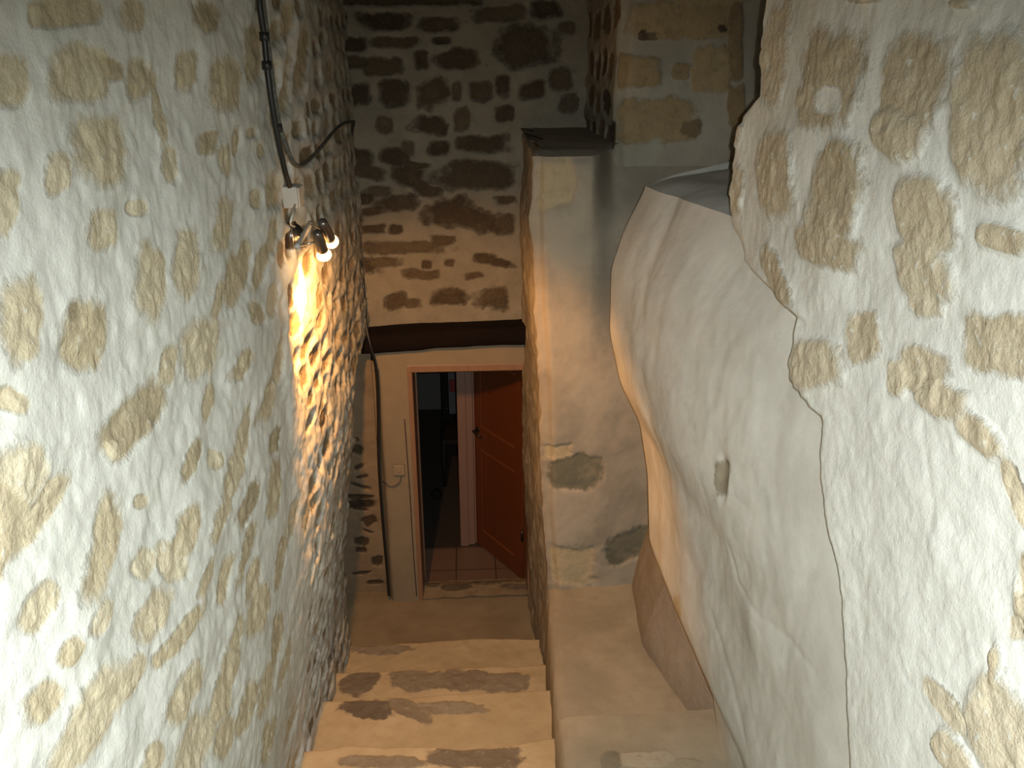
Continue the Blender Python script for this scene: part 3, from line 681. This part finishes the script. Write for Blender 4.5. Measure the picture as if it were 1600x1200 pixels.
# ---- junction box and its white lead
jb = WL(458, 306, -.585)
m_ = MB(); m_.box((jb.x-.03, jb.y-.043, jb.z-.036), (jb.x+.022, jb.y+.043, jb.z+.036))
jr = empty('junction_box', (jb.x-.02, jb.y, jb.z-.036)); tag(jr, 'small square grey junction box on the left wall above the spotlight', 'electrical box')
m_.build('housing', M_GREYBOX, jr, False, .004)
m_ = MB(); m_.box((jb.x+.022, jb.y-.040, jb.z-.033), (jb.x+.029, jb.y+.040, jb.z+.033)); m_.build('lid', M_GREYBOX, jr, False, .003)
m_ = MB(); m_.tube(spline([WL(461, 320, -.565), WL(457, 335, -.545), WL(454, 350, -.555), cb+Vector((.01, 0, .03))]), .0035, 8)
tag(m_.build('lead_cable', M_WHITE), 'short white lead looping from the junction box down to the spotlight', 'cable')

# ---- black cables
XW = -.565
c1 = [WL(404, -60, XW), WL(405, 0, XW), WL(413, 60, XW), WL(417, 100, XW), WL(423, 150, XW), WL(431, 200, XW), WL(439, 240, XW), WL(446, 270, XW), WL(453, 291, XW)]
m_ = MB(); m_.tube(spline(c1), .0085, 10); cc = m_.build('black_cable', M_BLACK); tag(cc, 'thick black cable running down the left wall into the junction box', 'cable')
for (x, y) in ((413, 57), (417, 102), (434, 200)):
    p = WL(x, y, XW); m_ = MB(); m_.tube([p+Vector((0, 0, -.012)), p+Vector((0, 0, .012))], .014, 10)
    o = m_.build('cable_clip', M_BLACK); o.parent = cc
c2 = [WL(410, -60, XW), WL(411, 0, XW), WL(418, 60, XW), WL(424, 110, XW), WL(429, 150, XW), WL(438, 200, XW), WL(450, 235, XW+.006), WL(459, 254, XW+.01), WL(470, 259, XW+.008), WL(485, 248, XW), WL(505, 226, XW-.005), WL(522, 205, XW-.01), WL(537, 193, XW-.01)]
c2.append(Vector(aty(553, 190, 4.60)))
m_ = MB(); m_.tube(spline(c2), .0075, 10); tag(m_.build('looping_cable', M_SMEAR), 'plaster-smeared cable that branches off in a loop and climbs to the back corner', 'cable')
c3 = [aty(553, 190, 4.61), aty(548, 215, 4.63), aty(546, 250, 4.64), aty(549, 290, 4.64), aty(556, 330, 4.64), aty(560, 380, 4.64), aty(566, 430, 4.63), aty(570, 480, 4.58), aty(573, 515, 4.52), aty(581, 548, 4.50), aty(588, 580, 4.55), aty(591, 640, 4.60), aty(592, 720, 4.62), aty(597, 800, 4.63), aty(603, 870, 4.64), aty(608, 930, 4.65)]
m_ = MB(); m_.tube(spline(c3), .009, 10); tag(m_.build('corner_cable', M_BLACK), 'dark cable dropping down the back corner and behind the pale door pier', 'cable')

# ---- switch with a curl of wire, on the pier
sp = Vector(aty(624, 733, 4.645))
sw = empty('wall_switch', (sp.x, 4.65, sp.z-.035)); tag(sw, 'small beige wall switch on the pale pier left of the doorway', 'switch')
m_ = MB(); m_.box((sp.x-.036, 4.625, sp.z-.036), (sp.x+.036, 4.662, sp.z+.036)); M_SW = simple('beige_plastic', (.25,.20,.135), .5); m_.build('plate', M_SW, sw, False, .004)
m_ = MB(); m_.box((sp.x-.012, 4.618, sp.z-.014), (sp.x+.012, 4.626, sp.z+.014)); m_.build('rocker', M_SW, sw, False, .002)
m_ = MB(); m_.tube(spline([aty(627, 744, 4.640), aty(624, 754, 4.635), aty(614, 760, 4.635), aty(606, 758, 4.638), aty(600, 750, 4.64), aty(596, 745, 4.65)]), .0035, 8)
tag(m_.build('wire_loop', simple('brown_wire', (.10,.07,.045), .7)), 'thin wire curling below the beige wall switch to the corner', 'wire')
m_ = MB(); m_.tube(spline([aty(632, 655, 4.645), aty(636, 710, 4.645), aty(641, 780, 4.645), aty(645, 850, 4.645), aty(651, 931, 4.645)]), .0035, 8)
tag(m_.build('jamb_gap_strip', simple('jamb_gap_brown', (.06,.04,.03), .7)), 'thin dark strip standing in for the gap beside the left door jamb', 'wire')  # added dark strip that stands in for the gap between frame and plaster

# ---- dim chair-like object in the far dark room
zf = -.105
ch = empty('chair', (-.12, 6.55, zf)); tag(ch, 'barely lit dark chair holding a cloth, in the dark room beyond the door', 'chair')
cx0, cx1, cy0, cy1 = -.23, .17, 6.45, 6.85
for (x, y, h) in ((cx0, cy0, .45), (cx1, cy0, .45), (cx0, cy1, .95), (cx1, cy1, .95)):
    m_ = MB(); m_.tube([(x, y, zf), (x, y+(.04 if h > .5 else 0), zf+h)], .016, 10); m_.build('leg', M_DARKOBJ, ch)
m_ = MB(); m_.box((cx0-.02, cy0-.02, zf+.43), (cx1+.02, cy1+.02, zf+.47)); m_.build('seat', M_DARKOBJ, ch, False, .01)
m_ = MB(); m_.box((cx0, cy1+.01, zf+.6), (cx1, cy1+.05, zf+.95)); m_.build('backrest', M_DARKOBJ, ch, False, .01)
m_ = MB(); m_.box((cx0+.05, cy1-.015, zf+.55), (cx1-.03, cy1+.008, zf+.97)); tag(m_.build('hanging_cloth', M_GREYCLOTH, None, False, .004), 'grey cloth hung over the dark chair back', 'cloth')
m_ = MB(); m_.box((cx0+.06, cy1-.04, zf+.78), (cx1-.05, cy1-.017, zf+.90)); tag(m_.build('folded_cloth', M_REDCLOTH, None, False, .006), 'dull red folded cloth over the grey cloth on the dark chair back', 'cloth')
m_ = MB(); m_.lathe((-.30, 6.25, zf), (0, 0, 1), [(0, .0), (0, .045), (.03, .055), (.07, .04), (.085, .0)], 20); tag(m_.build('floor_pot', M_DARKOBJ), 'small round black object on the tiled floor in front of the dark chair', 'pot')

# ================================================================== CAMERA AND LIGHT
cam = bpy.data.cameras.new('camera'); co = bpy.data.objects.new('camera', cam); COL.objects.link(co); scene.camera = co
cam.sensor_width = 36; cam.lens = F/1600*36; cam.clip_start = .02
co.matrix_world = Matrix(((RGT[0], UPV[0], -FWD[0], 0), (RGT[1], UPV[1], -FWD[1], 0), (RGT[2], UPV[2], -FWD[2], EYE), (0, 0, 0, 1)))
def spot(name, loc, d, power, col, ang, blend, rad):
    l = bpy.data.lights.new(name, 'SPOT'); l.energy = power; l.color = col; l.spot_size = math.radians(ang); l.spot_blend = blend; l.shadow_soft_size = rad
    o = bpy.data.objects.new(name, l); COL.objects.link(o); o.location = loc; o.rotation_euler = Vector(d).to_track_quat('-Z', 'Y').to_euler(); return o
# the camera's flash, right beside the lens
fl = Vector(CAM)+Vector(RGT)*.055+Vector(UPV)*.02
spot('flash', fl, Vector(FWD)+Vector(UPV)*-.52, 285, (.97, 1, .96), 126, 1.0, .010)
WARM = (1, .43, .11)
for (p, d) in (e0, e1):
    spot('halogen_beam', p, Vector((.14, .62, -1)), 70, WARM, 116, .5, .015)
    pt = bpy.data.lights.new('halogen_spill', 'POINT'); pt.energy = .5; pt.color = WARM; pt.shadow_soft_size = .012
    o = bpy.data.objects.new('halogen_spill', pt); COL.objects.link(o); o.location = p+d*.004
w = bpy.data.worlds.new('world'); scene.world = w; w.use_nodes = True
w.node_tree.nodes['Background'].inputs[0].default_value = (.8, .85, 1, 1); w.node_tree.nodes['Background'].inputs[1].default_value = .01
vs = scene.view_settings; vs.view_transform = 'Standard'; vs.look = 'None'; vs.gamma = 1; vs.use_curve_mapping = False; vs.exposure = 0
